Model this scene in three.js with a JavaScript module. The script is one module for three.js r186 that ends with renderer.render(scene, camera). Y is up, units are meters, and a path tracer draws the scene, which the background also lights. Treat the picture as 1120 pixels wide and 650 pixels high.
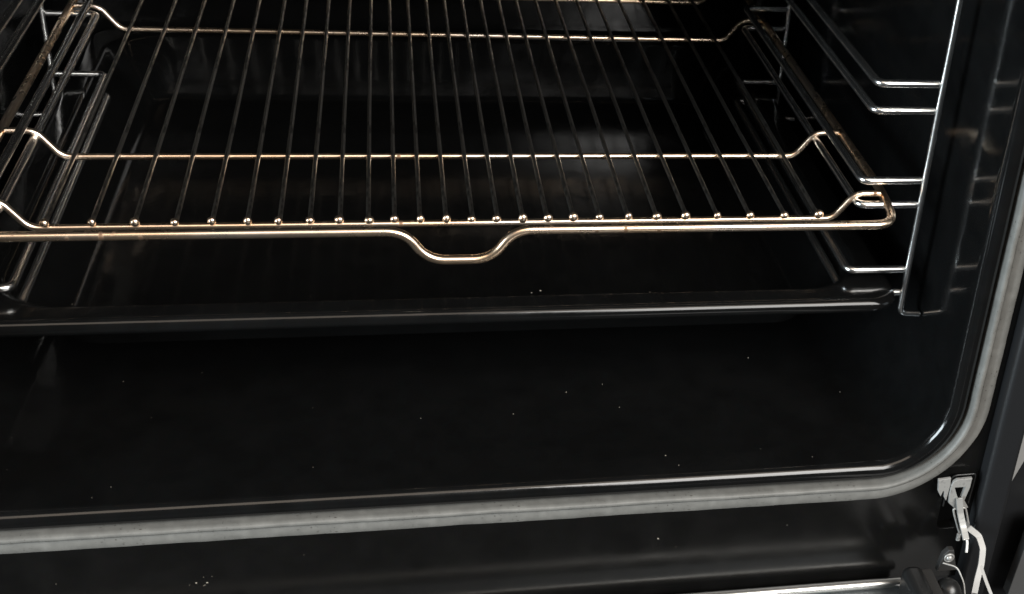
import * as THREE from 'three';
import { RoundedBoxGeometry } from 'three/addons/geometries/RoundedBoxGeometry.js';
import { mergeGeometries } from 'three/addons/utils/BufferGeometryUtils.js';
import { RectAreaLightUniformsLib } from 'three/addons/lights/RectAreaLightUniformsLib.js';

// ------------------------------------------------------------------ camera, light, exposure
const scene = new THREE.Scene();
const camera = new THREE.PerspectiveCamera(2 * Math.atan(325 / 1480.6) * 180 / Math.PI, 1120 / 650, 0.02, 30);
{
  const r = new THREE.Vector3(0.9724, 0.0977, 0.2120), u = new THREE.Vector3(0.0259, 0.8574, -0.5140), b = new THREE.Vector3(-0.2320, 0.5053, 0.8312);
  camera.matrixAutoUpdate = true;
  camera.quaternion.setFromRotationMatrix(new THREE.Matrix4().makeBasis(r, u, b));
  camera.position.set(-0.0302, 0.3198, 0.6072);
  camera.setViewOffset(1120, 650, -228, -4, 1120, 650);     // the photograph is an off-centre crop
  camera.updateMatrixWorld();
}
camera.focus = 0.66;
camera.userData.fStop = 36;
const renderer = new THREE.WebGLRenderer({ antialias: true });
renderer.toneMapping = THREE.LinearToneMapping;
renderer.toneMappingExposure = 1;
renderer.shadowMap.enabled = true;
scene.background = new THREE.Color().setRGB(0.02, 0.02, 0.02);
RectAreaLightUniformsLib.init();
function areaLight(w, h, at, to, colour, strength) {
  const l = new THREE.RectAreaLight(new THREE.Color().setRGB(...colour), strength, w, h);
  l.position.set(...at); l.lookAt(...to); scene.add(l); return l;
}
// daylight from a window to the right behind the camera, the warm ceiling lamp over the kitchen floor, and cool daylight from a doorway on the left
areaLight(2.6, 2.0, [1.75, 2.1, 3.0], [0.2, 0, 0], [1.0, 0.98, 0.945], 15);
areaLight(2.6, 1.4, [0.2, 2.1, 1.9], [0.2, 0, 1.9], [1.0, 0.85, 0.70], 2.6);
areaLight(1.1, 1.5, [-2.5, 0.25, 1.05], [0, 0, 0], [0.83, 0.94, 1.0], 26);

// ------------------------------------------------------------------ helpers
let seed = 20240611;
const rnd = () => { seed = (seed * 1664525 + 1013904223) >>> 0; return seed / 4294967296; };
const V = (x, y, z) => new THREE.Vector3(x, y, z);
const taken = {};
function numbered(name) { const n = taken[name] = (taken[name] ?? -1) + 1; return n ? `${name}_${String(n).padStart(3, '0')}` : name; }
function thing(name, label, category, [x, y, z] = [0, 0, 0], group) {
  const o = new THREE.Group(); o.name = numbered(name); o.position.set(x, y, z);
  o.userData = { label, category }; if (group) o.userData.group = group;
  scene.add(o); return o;
}
function part(name, geometry, material, parent) {
  const m = new THREE.Mesh(geometry, material); m.name = name; m.castShadow = m.receiveShadow = true; parent.add(m); return m;
}
// value noise, tileable
function noiseGrid(n, cells, s0) {
  let s = s0 >>> 0; const r = () => { s = (s * 1664525 + 1013904223) >>> 0; return s / 4294967296; };
  const g = Float32Array.from({ length: cells * cells }, r), out = new Float32Array(n * n);
  for (let j = 0; j < n; j++) for (let i = 0; i < n; i++) {
    const x = i / n * cells, y = j / n * cells, x0 = Math.floor(x), y0 = Math.floor(y);
    let fx = x - x0, fy = y - y0; fx = fx * fx * (3 - 2 * fx); fy = fy * fy * (3 - 2 * fy);
    const a = g[y0 % cells * cells + x0 % cells], b = g[y0 % cells * cells + (x0 + 1) % cells], c = g[(y0 + 1) % cells * cells + x0 % cells], d = g[(y0 + 1) % cells * cells + (x0 + 1) % cells];
    out[j * n + i] = (a + (b - a) * fx) * (1 - fy) + (c + (d - c) * fx) * fy;
  }
  return out;
}
function fbm(n, cells, s, oct = 4) {
  const out = new Float32Array(n * n); let a = 0.5, t = 0;
  for (let o = 0; o < oct; o++) { const g = noiseGrid(n, cells << o, s + o * 77); for (let i = 0; i < out.length; i++) out[i] += a * g[i]; t += a; a *= 0.55; }
  for (let i = 0; i < out.length; i++) out[i] /= t;
  return out;
}
function tex(n, fn, srgb, repeat = [1, 1]) {
  const d = new Uint8Array(n * n * 4);
  for (let i = 0; i < n * n; i++) { const [r, g, b] = fn(i); d[4 * i] = r; d[4 * i + 1] = g; d[4 * i + 2] = b; d[4 * i + 3] = 255; }
  const t = new THREE.DataTexture(d, n, n); t.wrapS = t.wrapT = THREE.RepeatWrapping; t.magFilter = THREE.LinearFilter; t.minFilter = THREE.LinearMipmapLinearFilter;
  t.generateMipmaps = true; t.repeat.set(...repeat); if (srgb) t.colorSpace = THREE.SRGBColorSpace; t.needsUpdate = true; return t;
}
const clamp = (v, a = 0, b = 1) => Math.min(b, Math.max(a, v));
const toS = (l) => 255 * (l <= 0.0031308 ? 12.92 * l : 1.055 * Math.pow(l, 1 / 2.4) - 0.055);

const N = 512, n1 = fbm(N, 6, 11), n2 = fbm(N, 24, 51, 4), n3 = fbm(N, 90, 91, 2), n4 = fbm(N, 4, 301, 5);

// ------------------------------------------------------------------ materials
// black vitreous enamel: a glossy skin with faint wipe marks and pin specks; textures repeat every 0.3 m
const rep = [1 / 0.3, 1 / 0.3];
const enamelColour = tex(N, (i) => { const v = 0.0046 + 0.002 * (n2[i] - 0.5); return [toS(v), toS(v * 1.02), toS(v * 1.03)]; }, true, rep);
const enamelRough = tex(N, (i) => { const v = 255 * clamp(0.12 + 0.12 * (n1[i] - 0.45) + 0.07 * (n2[i] - 0.5)); return [v, v, v]; }, false, rep);
const enamelBump = tex(N, (i) => { const v = 255 * clamp(0.6 * n1[i] + 0.4 * n2[i]); return [v, v, v]; }, false, rep);
const M = {};
M.enamel = new THREE.MeshPhysicalMaterial({ name: 'black_enamel', map: enamelColour, roughness: 1, roughnessMap: enamelRough, ior: 1.48, bumpMap: enamelBump, bumpScale: 0.00013, side: THREE.DoubleSide });
M.tray = new THREE.MeshPhysicalMaterial({ name: 'tray_enamel', map: enamelColour, roughness: 1.05, roughnessMap: enamelRough, ior: 1.4, bumpMap: enamelBump, bumpScale: 0.00018, side: THREE.DoubleSide });
// chrome wire with heat tint and baked-on brown spots
const wireU = [1 / 0.25, 0.14];
const rackColour = tex(N, (i) => {
  const spot = clamp((n3[i] - 0.66) * 9) * clamp((n1[i] - 0.44) * 7), tint = clamp((n4[i] - 0.36) * 3);
  const c = [0.94 - 0.02 * tint, 0.80 - 0.12 * tint, 0.67 - 0.20 * tint], s = [0.14, 0.07, 0.035];
  return c.map((v, k) => toS(v + (s[k] - v) * spot * 0.85));
}, true, wireU);
const rackRough = tex(N, (i) => { const v = 255 * clamp(0.28 + 0.07 * (n2[i] - 0.5) + 0.3 * clamp((n3[i] - 0.66) * 9) * clamp((n1[i] - 0.44) * 7)); return [v, v, v]; }, false, wireU);
M.rack = new THREE.MeshStandardMaterial({ name: 'heat_tinted_chrome', map: rackColour, roughnessMap: rackRough, roughness: 1, metalness: 1 });
const wireColour = tex(N, (i) => { const s = clamp((n2[i] - 0.55) * 6), v = 0.5 - 0.3 * s; return [toS(v), toS(v * 0.95), toS(v * 0.88)]; }, true, wireU);
const wireRough = tex(N, (i) => { const v = 255 * clamp(0.33 + 0.12 * (n2[i] - 0.5)); return [v, v, v]; }, false, wireU);
M.wire = new THREE.MeshStandardMaterial({ name: 'dull_chrome_wire', map: wireColour, roughnessMap: wireRough, roughness: 1, metalness: 1 });
const railRough = tex(N, (i) => { const v = 255 * clamp(0.25 + 0.06 * (n2[i] - 0.5)); return [v, v, v]; }, false, wireU);
M.rail = new THREE.MeshStandardMaterial({ name: 'chrome_rail', color: new THREE.Color().setRGB(0.86, 0.86, 0.85), roughnessMap: railRough, roughness: 1, metalness: 1 });
// grey silicone seal with baked specks
const sealColour = tex(N, (i) => {
  const v = 0.135 + 0.05 * (n1[i] - 0.5) + 0.05 * (n2[i] - 0.5), s = clamp((n3[i] - 0.76) * 12) * clamp((n4[i] - 0.54) * 9);
  return [toS(v * (1 - 0.9 * s)), toS(v * 0.985 * (1 - 0.92 * s)), toS(v * 0.92 * (1 - 0.95 * s))];
}, true, [1 / 0.09, 1 / 0.09]);
M.seal = new THREE.MeshStandardMaterial({ name: 'grey_seal', map: sealColour, roughness: 0.55, bumpMap: enamelBump, bumpScale: 0.0006 });
const panelColour = tex(N, (i) => { const v = 0.0042 + 0.0025 * (n2[i] - 0.5); return [toS(v), toS(v * 0.98), toS(v * 0.95)]; }, true, [1 / 0.3, 1 / 0.3]);
const panelRough = tex(N, (i) => { const v = 255 * clamp(0.2 + 0.12 * (n1[i] - 0.5) + 0.08 * (n2[i] - 0.5)); return [v, v, v]; }, false, [1 / 0.3, 1 / 0.3]);
M.panel = new THREE.MeshPhysicalMaterial({ name: 'black_front_panel', map: panelColour, roughness: 1, roughnessMap: panelRough, ior: 1.38, bumpMap: enamelBump, bumpScale: 0.0001 });
M.trim = new THREE.MeshPhysicalMaterial({ name: 'dark_grey_trim', color: new THREE.Color().setRGB(0.010, 0.0105, 0.0115), roughness: 0.4 });
M.plastic = new THREE.MeshPhysicalMaterial({ name: 'black_plastic', color: new THREE.Color().setRGB(0.012, 0.012, 0.012), roughness: 0.3 });
M.plasticDull = new THREE.MeshPhysicalMaterial({ name: 'grey_plastic', color: new THREE.Color().setRGB(0.025, 0.024, 0.023), roughness: 0.5 });
M.liner = new THREE.MeshStandardMaterial({ name: 'matte_black_liner', color: new THREE.Color().setRGB(0.012, 0.012, 0.012), roughness: 0.95 });
const steelRough = tex(N, (i) => { const v = 255 * clamp(0.36 + 0.35 * (n2[i] - 0.5)); return [v, v, v]; }, false, [1 / 0.05, 1 / 0.05]);
const steelColour = tex(N, (i) => { const s = clamp((n2[i] - 0.6) * 4), v = 0.34 - 0.14 * s; return [toS(v), toS(v * 0.98), toS(v * 0.95)]; }, true, [1 / 0.05, 1 / 0.05]);
M.steel = new THREE.MeshStandardMaterial({ name: 'zinc_steel', map: steelColour, roughnessMap: steelRough, roughness: 1, metalness: 0.35 });
M.arm = new THREE.MeshStandardMaterial({ name: 'worn_steel', color: new THREE.Color().setRGB(0.17, 0.168, 0.162), roughness: 0.42, metalness: 0.55 });
M.holder = new THREE.MeshStandardMaterial({ name: 'dull_grey_metal', color: new THREE.Color().setRGB(0.10, 0.108, 0.112), roughness: 0.4, metalness: 0.6 });
M.strip = new THREE.MeshStandardMaterial({ name: 'brushed_strip', color: new THREE.Color().setRGB(0.72, 0.72, 0.70), roughness: 0.33, metalness: 1 });
M.glassEdge = new THREE.MeshPhysicalMaterial({ name: 'dark_glass', color: new THREE.Color().setRGB(0.03, 0.034, 0.038), roughness: 0.12 });
M.cabinet = new THREE.MeshStandardMaterial({ name: 'grey_cabinet', color: new THREE.Color().setRGB(0.22, 0.22, 0.215), roughness: 0.6 });
M.cabinetDark = new THREE.MeshStandardMaterial({ name: 'dark_grey_cabinet', color: new THREE.Color().setRGB(0.06, 0.061, 0.062), roughness: 0.6 });
M.crumb = new THREE.MeshStandardMaterial({ name: 'crumbs', color: new THREE.Color().setRGB(0.35, 0.31, 0.25), roughness: 0.8 });

// ------------------------------------------------------------------ geometry helpers
// a round wire through points, corners rounded by radius; uv in metres
function wireGeo(points, r, bend = 0.006, seg = 12, closed = false, cap = true) {
  const P = points.map((p) => V(...p)), path = new THREE.CurvePath(), n = P.length;
  const corner = (i) => {
    const a = P[(i - 1 + n) % n], b = P[i], c = P[(i + 1) % n], d1 = a.clone().sub(b), d2 = c.clone().sub(b);
    const k = Math.min(bend, d1.length() * 0.48, d2.length() * 0.48);
    return [b.clone().add(d1.setLength(k)), b, b.clone().add(d2.setLength(k))];
  };
  const pts = [];
  const push = (p) => { if (!pts.length || pts[pts.length - 1].distanceTo(p) > 1e-6) pts.push(p); };
  for (let i = 0; i < n; i++) {
    if (!closed && (i === 0 || i === n - 1)) { push(P[i].clone()); continue; }
    const [a, b, c] = corner(i), q = new THREE.QuadraticBezierCurve3(a, b, c);
    for (let k = 0; k <= 8; k++) push(q.getPoint(k / 8));
  }
  return sweep(pts, r, seg, closed, cap);
}
function sweep(pts, r, seg, closed, cap) {
  const n = pts.length, pos = [], nor = [], uv = [], idx = [];
  const T = pts.map((p, i) => { const a = pts[closed ? (i - 1 + n) % n : Math.max(0, i - 1)], b = pts[closed ? (i + 1) % n : Math.min(n - 1, i + 1)]; return b.clone().sub(a).normalize(); });
  let nrm = Math.abs(T[0].y) < 0.9 ? V(0, 1, 0) : V(0, 0, 1); nrm.sub(T[0].clone().multiplyScalar(nrm.dot(T[0]))).normalize();
  let s = 0; const rings = closed ? n + 1 : n;
  for (let i = 0; i < rings; i++) {
    const k = i % n, t = T[k]; nrm = nrm.clone().sub(t.clone().multiplyScalar(nrm.dot(t))).normalize();
    const bn = t.clone().cross(nrm);
    if (i) s += pts[k].distanceTo(pts[(i - 1) % n]);
    for (let j = 0; j <= seg; j++) {
      const a = j / seg * Math.PI * 2, d = nrm.clone().multiplyScalar(Math.cos(a)).addScaledVector(bn, Math.sin(a));
      pos.push(pts[k].x + d.x * r, pts[k].y + d.y * r, pts[k].z + d.z * r); nor.push(d.x, d.y, d.z); uv.push(s, j / seg * 0.35);
    }
  }
  const w = seg + 1;
  for (let i = 0; i < rings - 1; i++) for (let j = 0; j < seg; j++) { const a = i * w + j; idx.push(a, a + 1, a + w, a + 1, a + w + 1, a + w); }
  if (!closed && cap) for (const e of [0, n - 1]) {          // rounded ends
    const t = T[e].clone().multiplyScalar(e ? 1 : -1), base = pos.length / 3, ring = e * w;
    for (let j = 0; j <= seg; j++) {
      const q = ring + j, d = V(nor[3 * q], nor[3 * q + 1], nor[3 * q + 2]);
      const p2 = pts[e].clone().addScaledVector(d, r * 0.72).addScaledVector(t, r * 0.5), n2_ = d.clone().multiplyScalar(0.6).add(t).normalize();
      pos.push(p2.x, p2.y, p2.z); nor.push(n2_.x, n2_.y, n2_.z); uv.push(uv[2 * q] + 0.001, uv[2 * q + 1]);
    }
    const c = pts[e].clone().addScaledVector(t, r * 0.62); pos.push(c.x, c.y, c.z); nor.push(t.x, t.y, t.z); uv.push(s, 0);
    const cI = pos.length / 3 - 1;
    for (let j = 0; j < seg; j++) {
      const a = ring + j, b = base + j;
      if (e) idx.push(a, a + 1, b, a + 1, b + 1, b, b, b + 1, cI); else idx.push(a, b, a + 1, a + 1, b, b + 1, b, cI, b + 1);
    }
  }
  const g = new THREE.BufferGeometry();
  g.setAttribute('position', new THREE.Float32BufferAttribute(pos, 3)); g.setAttribute('normal', new THREE.Float32BufferAttribute(nor, 3)); g.setAttribute('uv', new THREE.Float32BufferAttribute(uv, 2)); g.setIndex(idx);
  return g;
}
// outline of a rounded rectangle, grown by o; (x0,x1,y0,y1), corner radius r
function ringPts([x0, x1, y0, y1], r, o, per = 10, own, sub = 0) {
  const R = own ?? Math.max(0.0005, r + o), k = R - o, out = [], c = [[x1 - k, y1 - k, 0], [x0 + k, y1 - k, 1], [x0 + k, y0 + k, 2], [x1 - k, y0 + k, 3]];
  for (const [cx, cy, q] of c) for (let k = 0; k <= per; k++) { const a = (q + k / per) * Math.PI / 2; out.push([cx + R * Math.cos(a), cy + R * Math.sin(a)]); }
  if (!sub) return out;
  const fine = [];                                            // straight sides cut into short pieces
  out.forEach((p, i) => { fine.push(p); if (i % (per + 1) === per) { const q = out[(i + 1) % out.length]; for (let k = 1; k < sub; k++) fine.push([p[0] + (q[0] - p[0]) * k / sub, p[1] + (q[1] - p[1]) * k / sub]); } });
  return fine;
}
// loft of rounded-rectangle rings: rows of [growth, depth]; map(x, y, depth) -> point
function loft(rect, r, rows, map, { closeStart = false, closeEnd = false, per = 10, closedProfile = false, divide = 0 } = {}) {
  const pos = [], uv = [], idx = [], base = ringPts(rect, r, 0, per, undefined, divide), n = base.length;
  const len = [0]; for (let i = 0; i < n; i++) { const a = base[i], b = base[(i + 1) % n]; len.push(len[i] + Math.hypot(a[0] - b[0], a[1] - b[1])); }
  const all = closedProfile ? [...rows, rows[0]] : rows; let v = 0;
  all.forEach(([o, d, own], k) => {
    if (k) v += Math.hypot(o - all[k - 1][0], d - all[k - 1][1]);
    const p = ringPts(rect, r, o, per, own, divide);
    for (let i = 0; i <= n; i++) { const [x, y] = p[i % n], q = map(x, y, d); pos.push(q[0], q[1], q[2]); uv.push(len[i], v); }
  });
  const w = n + 1;
  for (let k = 0; k < all.length - 1; k++) for (let i = 0; i < n; i++) { const a = k * w + i; idx.push(a, a + 1, a + w, a + 1, a + w + 1, a + w); }
  for (const [yes, k] of [[closeStart, 0], [closeEnd, all.length - 1]]) if (yes) {
    const p = ringPts(rect, r, all[k][0], per, all[k][2], divide), b = pos.length / 3, cx = (rect[0] + rect[1]) / 2, cy = (rect[2] + rect[3]) / 2;
    for (let i = 0; i <= n; i++) { const [x, y] = p[i % n]; pos.push(...map(x, y, all[k][1])); uv.push(x + 2, y + 2); }
    pos.push(...map(cx, cy, all[k][1])); uv.push(cx + 2, cy + 2);
    for (let i = 0; i < n; i++) k ? idx.push(b + i, b + i + 1, b + n + 1) : idx.push(b + i + 1, b + i, b + n + 1);
  }
  const g = new THREE.BufferGeometry();
  g.setAttribute('position', new THREE.Float32BufferAttribute(pos, 3)); g.setAttribute('uv', new THREE.Float32BufferAttribute(uv, 2)); g.setIndex(idx);
  g.computeVertexNormals();
  // weld the seam normals
  const nr = g.attributes.normal;
  for (let k = 0; k < all.length; k++) { const a = k * w, b = a + n, s = V(nr.getX(a) + nr.getX(b), nr.getY(a) + nr.getY(b), nr.getZ(a) + nr.getZ(b)).normalize(); nr.setXYZ(a, s.x, s.y, s.z); nr.setXYZ(b, s.x, s.y, s.z); }
  return g;
}
const arc = (cx, cy, r, a0, a1, k) => Array.from({ length: k + 1 }, (_, i) => { const a = (a0 + (a1 - a0) * i / k) * Math.PI / 180; return [cx + r * Math.cos(a), cy + r * Math.sin(a)]; });
function rbox(w, h, d, r, at, rot) { const g = new RoundedBoxGeometry(w, h, d, 3, r); if (rot) g.applyMatrix4(new THREE.Matrix4().makeRotationFromEuler(new THREE.Euler(...rot))); g.translate(...at); return g; }

// ------------------------------------------------------------------ the oven
const ZF = 0.065, RECT = [-0.254, 0.254, -0.1172, 0.235], CR = 0.036;
const oven = thing('oven', 'black enamel oven with its cavity open and grey seal round the opening', 'oven', [0, 0, 0]);
const asXY = (x, y, z) => [x, y, z];
// cavity: back wall, side walls, then the rolled front edge and the sunken flange the seal sits in
const cavityRows = [[-0.02, -0.372], ...arc(-0.02, -0.352, 0.02, -90, 0, 6)];
for (let z = -0.34; z < 0.05; z += 0.03) cavityRows.push([0, z]);
cavityRows.push(...arc(0.0056, ZF - 0.0056, 0.0056, 180, 15, 14), [0.0112, ZF - 0.008], [0.0114, ZF - 0.012], [0.017, ZF - 0.0125]);
part('cavity', loft(RECT, CR, cavityRows, asXY, { closeStart: true, per: 12 }), M.enamel, oven);
// front panel with the opening cut out
{
  const s = new THREE.Shape(); s.moveTo(-0.281, -0.202); s.lineTo(0.281, -0.202); s.lineTo(0.281, 0.30); s.lineTo(-0.281, 0.30); s.closePath();
  const h = new THREE.Path(); ringPts(RECT, CR, 0.0155, 14).forEach(([x, y], i) => (i ? h.lineTo(x, y) : h.moveTo(x, y))); h.closePath(); s.holes.push(h);
  // slot the hinge comes out of
  for (const sx of [1, -1]) { const q = new THREE.Path(); ringPts([sx > 0 ? 0.262 : -0.276, sx > 0 ? 0.276 : -0.262, -0.166, -0.1265], 0.004, 0, 4).forEach(([x, y], i) => (i ? q.lineTo(x, y) : q.moveTo(x, y))); q.closePath(); s.holes.push(q); }
  const g = new THREE.ExtrudeGeometry(s, { depth: 0.006, bevelEnabled: true, bevelThickness: 0.0008, bevelSize: 0.0006, bevelSegments: 2, curveSegments: 12 });
  g.translate(0, 0, ZF - 0.0085);
  part('front_panel', g, M.panel, oven);
}
// side trims at both edges of the oven front
for (const sx of [-1, 1]) part('side_trim', rbox(0.0165, 0.515, 0.05, 0.003, [sx * 0.2895, 0.045, ZF - 0.0175]), M.trim, oven);
// the seal: a round inner lip and a flat outer flange
{
  const z0 = ZF - 0.0105;
  const wave = (t) => 0.5 * Math.sin(t * 61) + 0.3 * Math.sin(t * 137 + 1) + 0.25 * Math.sin(t * 290 + 2);
  const wavy = (x, y, z) => { const t = x - 1.7 * y; return [x + 0.00012 * wave(t + 3), y + 0.00016 * wave(t), z + (z > z0 + 0.007 ? 0.0002 * wave(t * 1.3 + 1) : 0)]; };
  const lip = [[0.0120, z0], [0.0117, z0 + 0.006], [0.0117, z0 + 0.0105], [0.0122, z0 + 0.0124], [0.0134, z0 + 0.0130], [0.0148, z0 + 0.0125], [0.0156, z0 + 0.0108], [0.0158, z0 + 0.007], [0.0157, z0]];
  const fl = [[0.0160, z0 + 0.004], [0.0161, z0 + 0.0082], [0.0170, z0 + 0.0096], [0.0200, z0 + 0.0101], [0.0230, z0 + 0.0096], [0.0243, z0 + 0.0082], [0.0243, z0 + 0.0067], [0.0162, z0 + 0.0067]];
  const gasket = part('gasket', loft(RECT, CR, fl, wavy, { closedProfile: true, per: 18, divide: 70 }), M.seal, oven);
  part('sealing_lip', loft(RECT, CR, lip, wavy, { closedProfile: true, per: 18, divide: 70 }), M.seal, gasket);
}

// ------------------------------------------------------------------ side rails
const LEVELS = [0.1855, 0.1715, 0.0785, 0.064, 0.0246, 0.0105, -0.029, -0.0435];
const RX = 0.2068, PX = 0.2412, PXR = 0.2385, ZP = 0.006, ZR = -0.264;
for (const sx of [1, -1]) {
  const t = thing('side_rail', sx > 0 ? 'chrome wire shelf rail hung on the right cavity wall' : 'chrome wire shelf rail hung on the left cavity wall', 'shelf rail', [0, 0, 0], 'shelf rails on the cavity walls');
  for (const [x, z] of [[PX, ZP], [PXR, ZR]])
    part('post', wireGeo([[sx * 0.2525, -0.0575, z], [sx * x, -0.0565, z], [sx * x, 0.205, z], [sx * 0.2525, 0.206, z]], 0.0018, 0.004, 12), M.rail, t);
  for (const y of LEVELS)
    part('runner', wireGeo([[sx * (PX - 0.0028), y, ZP - 0.0008], [sx * RX, y, ZP - 0.0008], [sx * RX, y, ZR + 0.0008], [sx * (PXR - 0.0028), y, ZR + 0.0008]], 0.0021, 0.005, 12), M.rail, t);
}

// ------------------------------------------------------------------ wire rack
const rack = thing('wire_rack', 'chrome wire oven rack with many thin bars and a dipped front handle', 'oven rack', [0, 0, 0]);
const WX = [-0.1884, -0.1681, -0.1494, -0.1316, -0.1152, -0.0992, -0.0848, -0.0704, -0.0565, -0.0429, -0.0305, -0.0181, -0.0057, 0.0068, 0.0191, 0.0318, 0.0444, 0.0573, 0.0709, 0.0854, 0.1004, 0.1155, 0.132, 0.1497, 0.1683, 0.1869];
const BZ = [0.0, -0.078, -0.267, -0.3455], YT = 0.0145, FX = 0.2225, ZB = -0.3585;
for (const z of BZ)
  part('crossbar', wireGeo([[-FX + 0.003, YT, z], [-0.2062, YT, z], [-0.1952, 0, z], [0.1952, 0, z], [0.2062, YT, z], [FX - 0.003, YT, z]], 0.0017, 0.005, 14), M.rack, rack);
for (const x of WX) {
  const j = () => (rnd() - 0.5) * 0.0008;
  const w = part('wire', wireGeo([[x + j(), 0.0028, 0.0014 + (rnd() - 0.5) * 0.0006], [x + j(), 0.0028, -0.13], [x + j(), 0.0028, BZ[3] - 0.002]], 0.00115, 0.02, 10), M.wire, rack);
  part('weld', new THREE.SphereGeometry(0.0019 + 0.0005 * rnd(), 12, 8).scale(0.9 + 0.25 * rnd(), 0.85 + 0.3 * rnd(), 0.9).translate(x + (rnd() - 0.5) * 0.0006, 0.0033 + (rnd() - 0.5) * 0.0006, 0.0014), M.rack, w);
}
{
  const zf = 0.0235, yf = 0.0082, yd = -0.0068;
  const f = [[-FX, YT - 0.0012, ZB], [-FX, YT - 0.0012, -0.004], [-FX + 0.0005, yf, zf], [-0.0262, yf, zf], [-0.0155, yd, zf + 0.0015], [0.0150, yd, zf + 0.0015], [0.0258, yf, zf], [FX - 0.0005, yf, zf], [FX, YT - 0.0012, -0.004], [FX, YT - 0.0012, ZB]];
  part('outer_frame', wireGeo(f, 0.00235, 0.012, 16, true), M.rack, rack);
}

// ------------------------------------------------------------------ baking tray
const tray = thing('baking_tray', 'black enamel baking tray slid in below the wire rack', 'baking tray', [0, 0, 0]);
{
  const rect = [-0.1945, 0.1945, 0.0, 0.321], tr = 0.020;      // floor outline, depth measured from the back
  const asXZ = (x, q, y) => [x, y, q - 0.3315];
  const pan = [[-0.018, -0.0735], [-0.006, -0.0735], ...arc(-0.006, -0.0655, 0.008, -90, -32, 6), [0.0075, -0.0590], [0.0143, -0.0482], [0.0211, -0.0373], ...arc(0.0252, -0.0398, 0.0048, 148, 90, 6).slice(1), [0.030, -0.0350], [0.0325, -0.0350], ...arc(0.0335, -0.0396, 0.0046, 88, -70, 10), [0.031, -0.0438]]
    .map(([o, d]) => [o, d, o < 0.018 ? tr + o : tr + 0.018 - (o - 0.018) * 1.1]);
  part('pan', loft(rect, tr, pan, asXZ, { closeStart: true, per: 10 }), M.tray, tray);
}

// ------------------------------------------------------------------ open door, only its inner edge reaches into the picture
const door = part('door', rbox(0.594, 0.022, 0.5, 0.004, [0, -0.0215, 0.249]), M.panel, oven);
door.position.set(0, -0.215, 0.074);
{
  part('glass_holder', rbox(0.489, 0.012, 0.018, 0.0015, [-0.0005, 0.0095, 0.0045]), M.holder, door);
  part('metal_strip', wireGeo([[-0.245, 0.0178, -0.0036], [0.2437, 0.0178, -0.0036]], 0.0029, 0.002, 20), M.strip, door);
  part('door_liner', rbox(0.486, 0.004, 0.17, 0.001, [-0.003, 0.0122, 0.109]), M.liner, door);
  part('inner_glass', rbox(0.486, 0.004, 0.26, 0.001, [-0.003, 0.0118, 0.329]), M.glassEdge, door);
  part('metal_strip', wireGeo([[-0.247, 0.0150, 0.0175], [0.247, 0.0150, 0.0175]], 0.0032, 0.002, 20), M.strip, door);
}

// ------------------------------------------------------------------ hinge
function strap(points, w, th, out) {                        // a flat bent strap; out = width direction
  const P = points.map((p) => V(...p)), c = new THREE.CatmullRomCurve3(P, false, 'catmullrom', 0.2), n = 40, sh = [];
  const pos = [], idx = [], uv = [], o = V(...out).normalize();
  for (let i = 0; i <= n; i++) {
    const p = c.getPoint(i / n), t = c.getTangent(i / n), b = t.clone().cross(o).normalize(), a = b.clone().cross(t).normalize();
    const q = [[-1, -1], [1, -1], [1, 1], [-1, 1]];
    for (let k = 0; k < 4; k++) for (const e of [0, 1]) { const [u, v] = q[(k + e) % 4], r = p.clone().addScaledVector(a, u * w / 2).addScaledVector(b, v * th / 2); pos.push(r.x, r.y, r.z); uv.push(i / n * 0.1, (k + e) * w / 2); }
  }
  for (let i = 0; i < n; i++) for (let k = 0; k < 4; k++) { const a = i * 8 + 2 * k; idx.push(a, a + 8, a + 1, a + 1, a + 8, a + 9); }
  for (const [e, f] of [[0, 0], [n, 1]]) { const a = e * 8; f ? idx.push(a, a + 4, a + 2, a, a + 6, a + 4) : idx.push(a, a + 2, a + 4, a, a + 4, a + 6); }
  const g = new THREE.BufferGeometry(); g.setAttribute('position', new THREE.Float32BufferAttribute(pos, 3)); g.setAttribute('uv', new THREE.Float32BufferAttribute(uv, 2)); g.setIndex(idx); g.computeVertexNormals(); return g;
}
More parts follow.
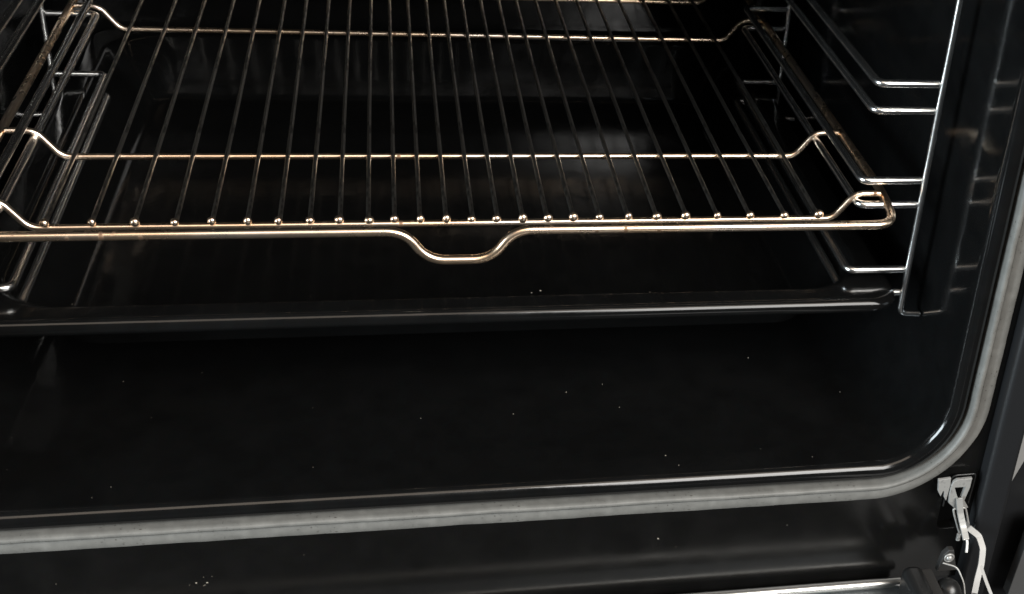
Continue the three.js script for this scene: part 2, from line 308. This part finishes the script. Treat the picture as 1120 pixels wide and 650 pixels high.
{
  const H = (x, y, z) => [x - 0.269, y + 0.145, z - 0.066];
  // plate round the slot, a loop with a notch
  const ex = (sh, d, z) => { const g = new THREE.ExtrudeGeometry(sh, { depth: d, bevelEnabled: true, bevelThickness: 0.0003, bevelSize: 0.0003, bevelSegments: 2 }); g.translate(-0.269, 0.145, z - 0.066); return g; };
  const draw = (sh, pts) => { pts.forEach(([x, y], i) => (i ? sh.lineTo(x, y) : sh.moveTo(x, y))); return sh; };
  const loop = draw(new THREE.Shape(), [[0.2664, -0.1300], [0.2672, -0.1275], [0.2690, -0.1262], [0.2772, -0.1258], [0.2772, -0.1320], [0.2756, -0.1410], [0.2790, -0.1462], [0.2715, -0.1462], [0.2672, -0.1420], [0.2664, -0.1365]]);
  loop.holes.push(draw(new THREE.Path(), [[0.2682, -0.1312], [0.2748, -0.1312], [0.2732, -0.1408], [0.2708, -0.1375]]));
  const hinge = part('hinge', ex(loop, 0.0014, 0.0678), M.steel, oven); hinge.position.set(0.2655, -0.145, 0.066);
  part('hook_tab', ex(draw(new THREE.Shape(), [[0.2585, -0.1262], [0.2650, -0.1256], [0.2655, -0.130], [0.2652, -0.1405], [0.2640, -0.1385], [0.2632, -0.1345], [0.2622, -0.1335], [0.2614, -0.1372], [0.2596, -0.1338]]), 0.0012, 0.0672), M.steel, hinge);
  part('slot_rim', wireGeo([H(0.2652, -0.146, 0.0668), H(0.2654, -0.128, 0.0668), H(0.2680, -0.1248, 0.0668), H(0.2805, -0.1245, 0.0668), H(0.2800, -0.145, 0.0668)], 0.0005, 0.002, 8), M.plastic, hinge);
  part('lever', strap([H(0.2718, -0.138, 0.0705), H(0.2735, -0.147, 0.0725), H(0.2752, -0.154, 0.076), H(0.2756, -0.1585, 0.082)], 0.0035, 0.0012, [1, 0, 0]), M.steel, hinge);
  part('spring_clip', wireGeo([H(0.2752, -0.1605, 0.0735), H(0.2705, -0.1482, 0.0708), H(0.2698, -0.1455, 0.0705), H(0.2770, -0.1452, 0.0705), H(0.2780, -0.148, 0.0708), H(0.2815, -0.1605, 0.074)], 0.0006, 0.0025, 8), M.steel, hinge);
  part('arm', strap([H(0.2775, -0.1545, 0.0722), H(0.2800, -0.1572, 0.0735), H(0.2855, -0.161, 0.077), H(0.2870, -0.166, 0.082), H(0.2855, -0.173, 0.087), H(0.2825, -0.180, 0.092), H(0.2805, -0.186, 0.096)], 0.0034, 0.0014, [1, 0, 0.15]), M.arm, hinge);
  part('arm', strap([H(0.2852, -0.1735, 0.0875), H(0.2875, -0.180, 0.093), H(0.2908, -0.188, 0.1)], 0.0018, 0.0012, [1, 0, 0.2]), M.arm, hinge);
  part('link', strap([H(0.2762, -0.157, 0.078), H(0.2772, -0.1615, 0.081), H(0.2764, -0.166, 0.084)], 0.0012, 0.001, [1, 0, 0]), M.steel, hinge);
  const spring = []; for (let i = 0; i <= 60; i++) { const a = i / 60 * Math.PI * 2 * 5; spring.push(V(...H(0.2728 + 0.0010 * Math.cos(a), -0.157 - 0.005 * i / 60, 0.078 + 0.001 * Math.sin(a)))); }
  part('spring', sweep(spring, 0.0003, 6, false, false), M.steel, hinge);
}
{
  const H = (x, y, z) => [x - 0.252, y + 0.19, z - 0.09];
  const cover = part('hinge_cover', rbox(0.0125, 0.022, 0.03, 0.005, H(0.2440, -0.1865, 0.094)), M.plastic, oven); cover.position.set(0.252, -0.19, 0.09);
  part('facet', rbox(0.0072, 0.020, 0.026, 0.0015, H(0.2518, -0.1875, 0.0945)), M.plasticDull, cover);
  part('knob', new THREE.LatheGeometry(arc(0, 0, 0.0085, -90, 90, 14).map(([a, b]) => new THREE.Vector2(Math.max(a, 0), b * 1.4)), 28).translate(...H(0.2612, -0.1875, 0.0945)), M.plastic, cover);
  const br = new THREE.Shape(); [[-0.0048, -0.010], [-0.0030, 0.0012], [-0.0005, 0.0042], [0.0018, 0.0040], [0.0058, -0.010]].forEach(([x, y], i) => (i ? br.lineTo(x, y) : br.moveTo(x, y)));
  part('bracket', new THREE.ExtrudeGeometry(br, { depth: 0.003, bevelEnabled: true, bevelThickness: 0.0005, bevelSize: 0.0005, bevelSegments: 2 }).translate(...H(0.2655, -0.172, 0.0765)), M.plasticDull, cover);
  part('screw', new THREE.LatheGeometry([[0, 0.0013], [0.0008, 0.0012], [0.0016, 0.0007], [0.0019, 0], [0.0019, -0.0006]].map((q) => new THREE.Vector2(...q)), 20).rotateX(Math.PI / 2).translate(...H(0.2655, -0.1725, 0.0806)), M.steel, cover);
  part('washer', new THREE.TorusGeometry(0.0026, 0.0005, 8, 24).translate(...H(0.2655, -0.1725, 0.0802)), M.steel, cover);
  part('edge_wire', wireGeo([H(0.2605, -0.1725, 0.084), H(0.2680, -0.1735, 0.087), H(0.2715, -0.181, 0.092), H(0.2722, -0.19, 0.097)], 0.0005, 0.003, 8), M.steel, cover);
}

// ------------------------------------------------------------------ kitchen units beside the oven
const cabinet = thing('kitchen_cabinet', 'dark grey kitchen cabinet with a pale trim strip beside the right edge of the oven', 'cabinet', [0.34, -0.2, 0.03]);
{
  const slab = (name, outline, z, d, m) => {
    const s = new THREE.Shape(); outline.forEach(([x, y], i) => (i ? s.lineTo(x - 0.34, y + 0.2) : s.moveTo(x - 0.34, y + 0.2)));
    part(name, new THREE.ExtrudeGeometry(s, { depth: d, bevelEnabled: true, bevelThickness: 0.0005, bevelSize: 0.0005, bevelSegments: 2 }).translate(0, 0, z - 0.03), m, cabinet);
  };
  slab('trim_strip', [[0.2988, -0.1290], [0.3040, -0.1370], [0.3100, -0.117], [0.3175, -0.06], [0.3300, 0.03], [0.3225, 0.03]], 0.0565, 0.003, M.cabinet);
  slab('cabinet_front', [[0.3185, -0.2205], [0.33, -0.2225], [0.37, -0.2225], [0.37, -0.165], [0.3225, -0.165]], 0.058, 0.006, M.cabinetDark);
  part('side_board', rbox(0.09, 0.55, 0.018, 0.001, [0.003, 0.23, 0.008]), M.trim, cabinet);
}

// ------------------------------------------------------------------ crumbs and dust specks
{
  const g = new THREE.IcosahedronGeometry(0.00042, 0), list = [];
  for (let i = 0; i < 24; i++) list.push([(rnd() - 0.5) * 0.46, -0.1169, 0.055 - rnd() * rnd() * 0.3]);
  for (let i = 0; i < 8; i++) list.push([(rnd() - 0.5) * 0.44, -0.0353, 0.004 + rnd() * 0.018]);
  for (let i = 0; i < 8; i++) list.push([-0.2 + 0.4 * rnd(), -0.15 - rnd() * 0.04, ZF - 0.0015]);
  for (let i = 0; i < 9; i++) list.push([-0.128 + 0.012 * (rnd() + rnd() - 1), -0.168 + 0.008 * (rnd() + rnd() - 1), ZF - 0.0015]);
  const im = new THREE.InstancedMesh(g, M.crumb, list.length), m = new THREE.Matrix4();
  list.forEach(([x, y, z], i) => { const s = 0.3 + rnd() * rnd() * rnd() * 1.9; m.makeRotationY(rnd() * 6); m.scale(V(s * (1 + rnd()), s * 0.7, s)); m.setPosition(x, y, z); im.setMatrixAt(i, m); });
  im.name = 'crumbs'; im.userData = { label: 'tiny pale crumbs and dust specks scattered over the black enamel', category: 'crumbs', kind: 'stuff' };
  im.castShadow = im.receiveShadow = true; scene.add(im);
}
renderer.render(scene, camera);
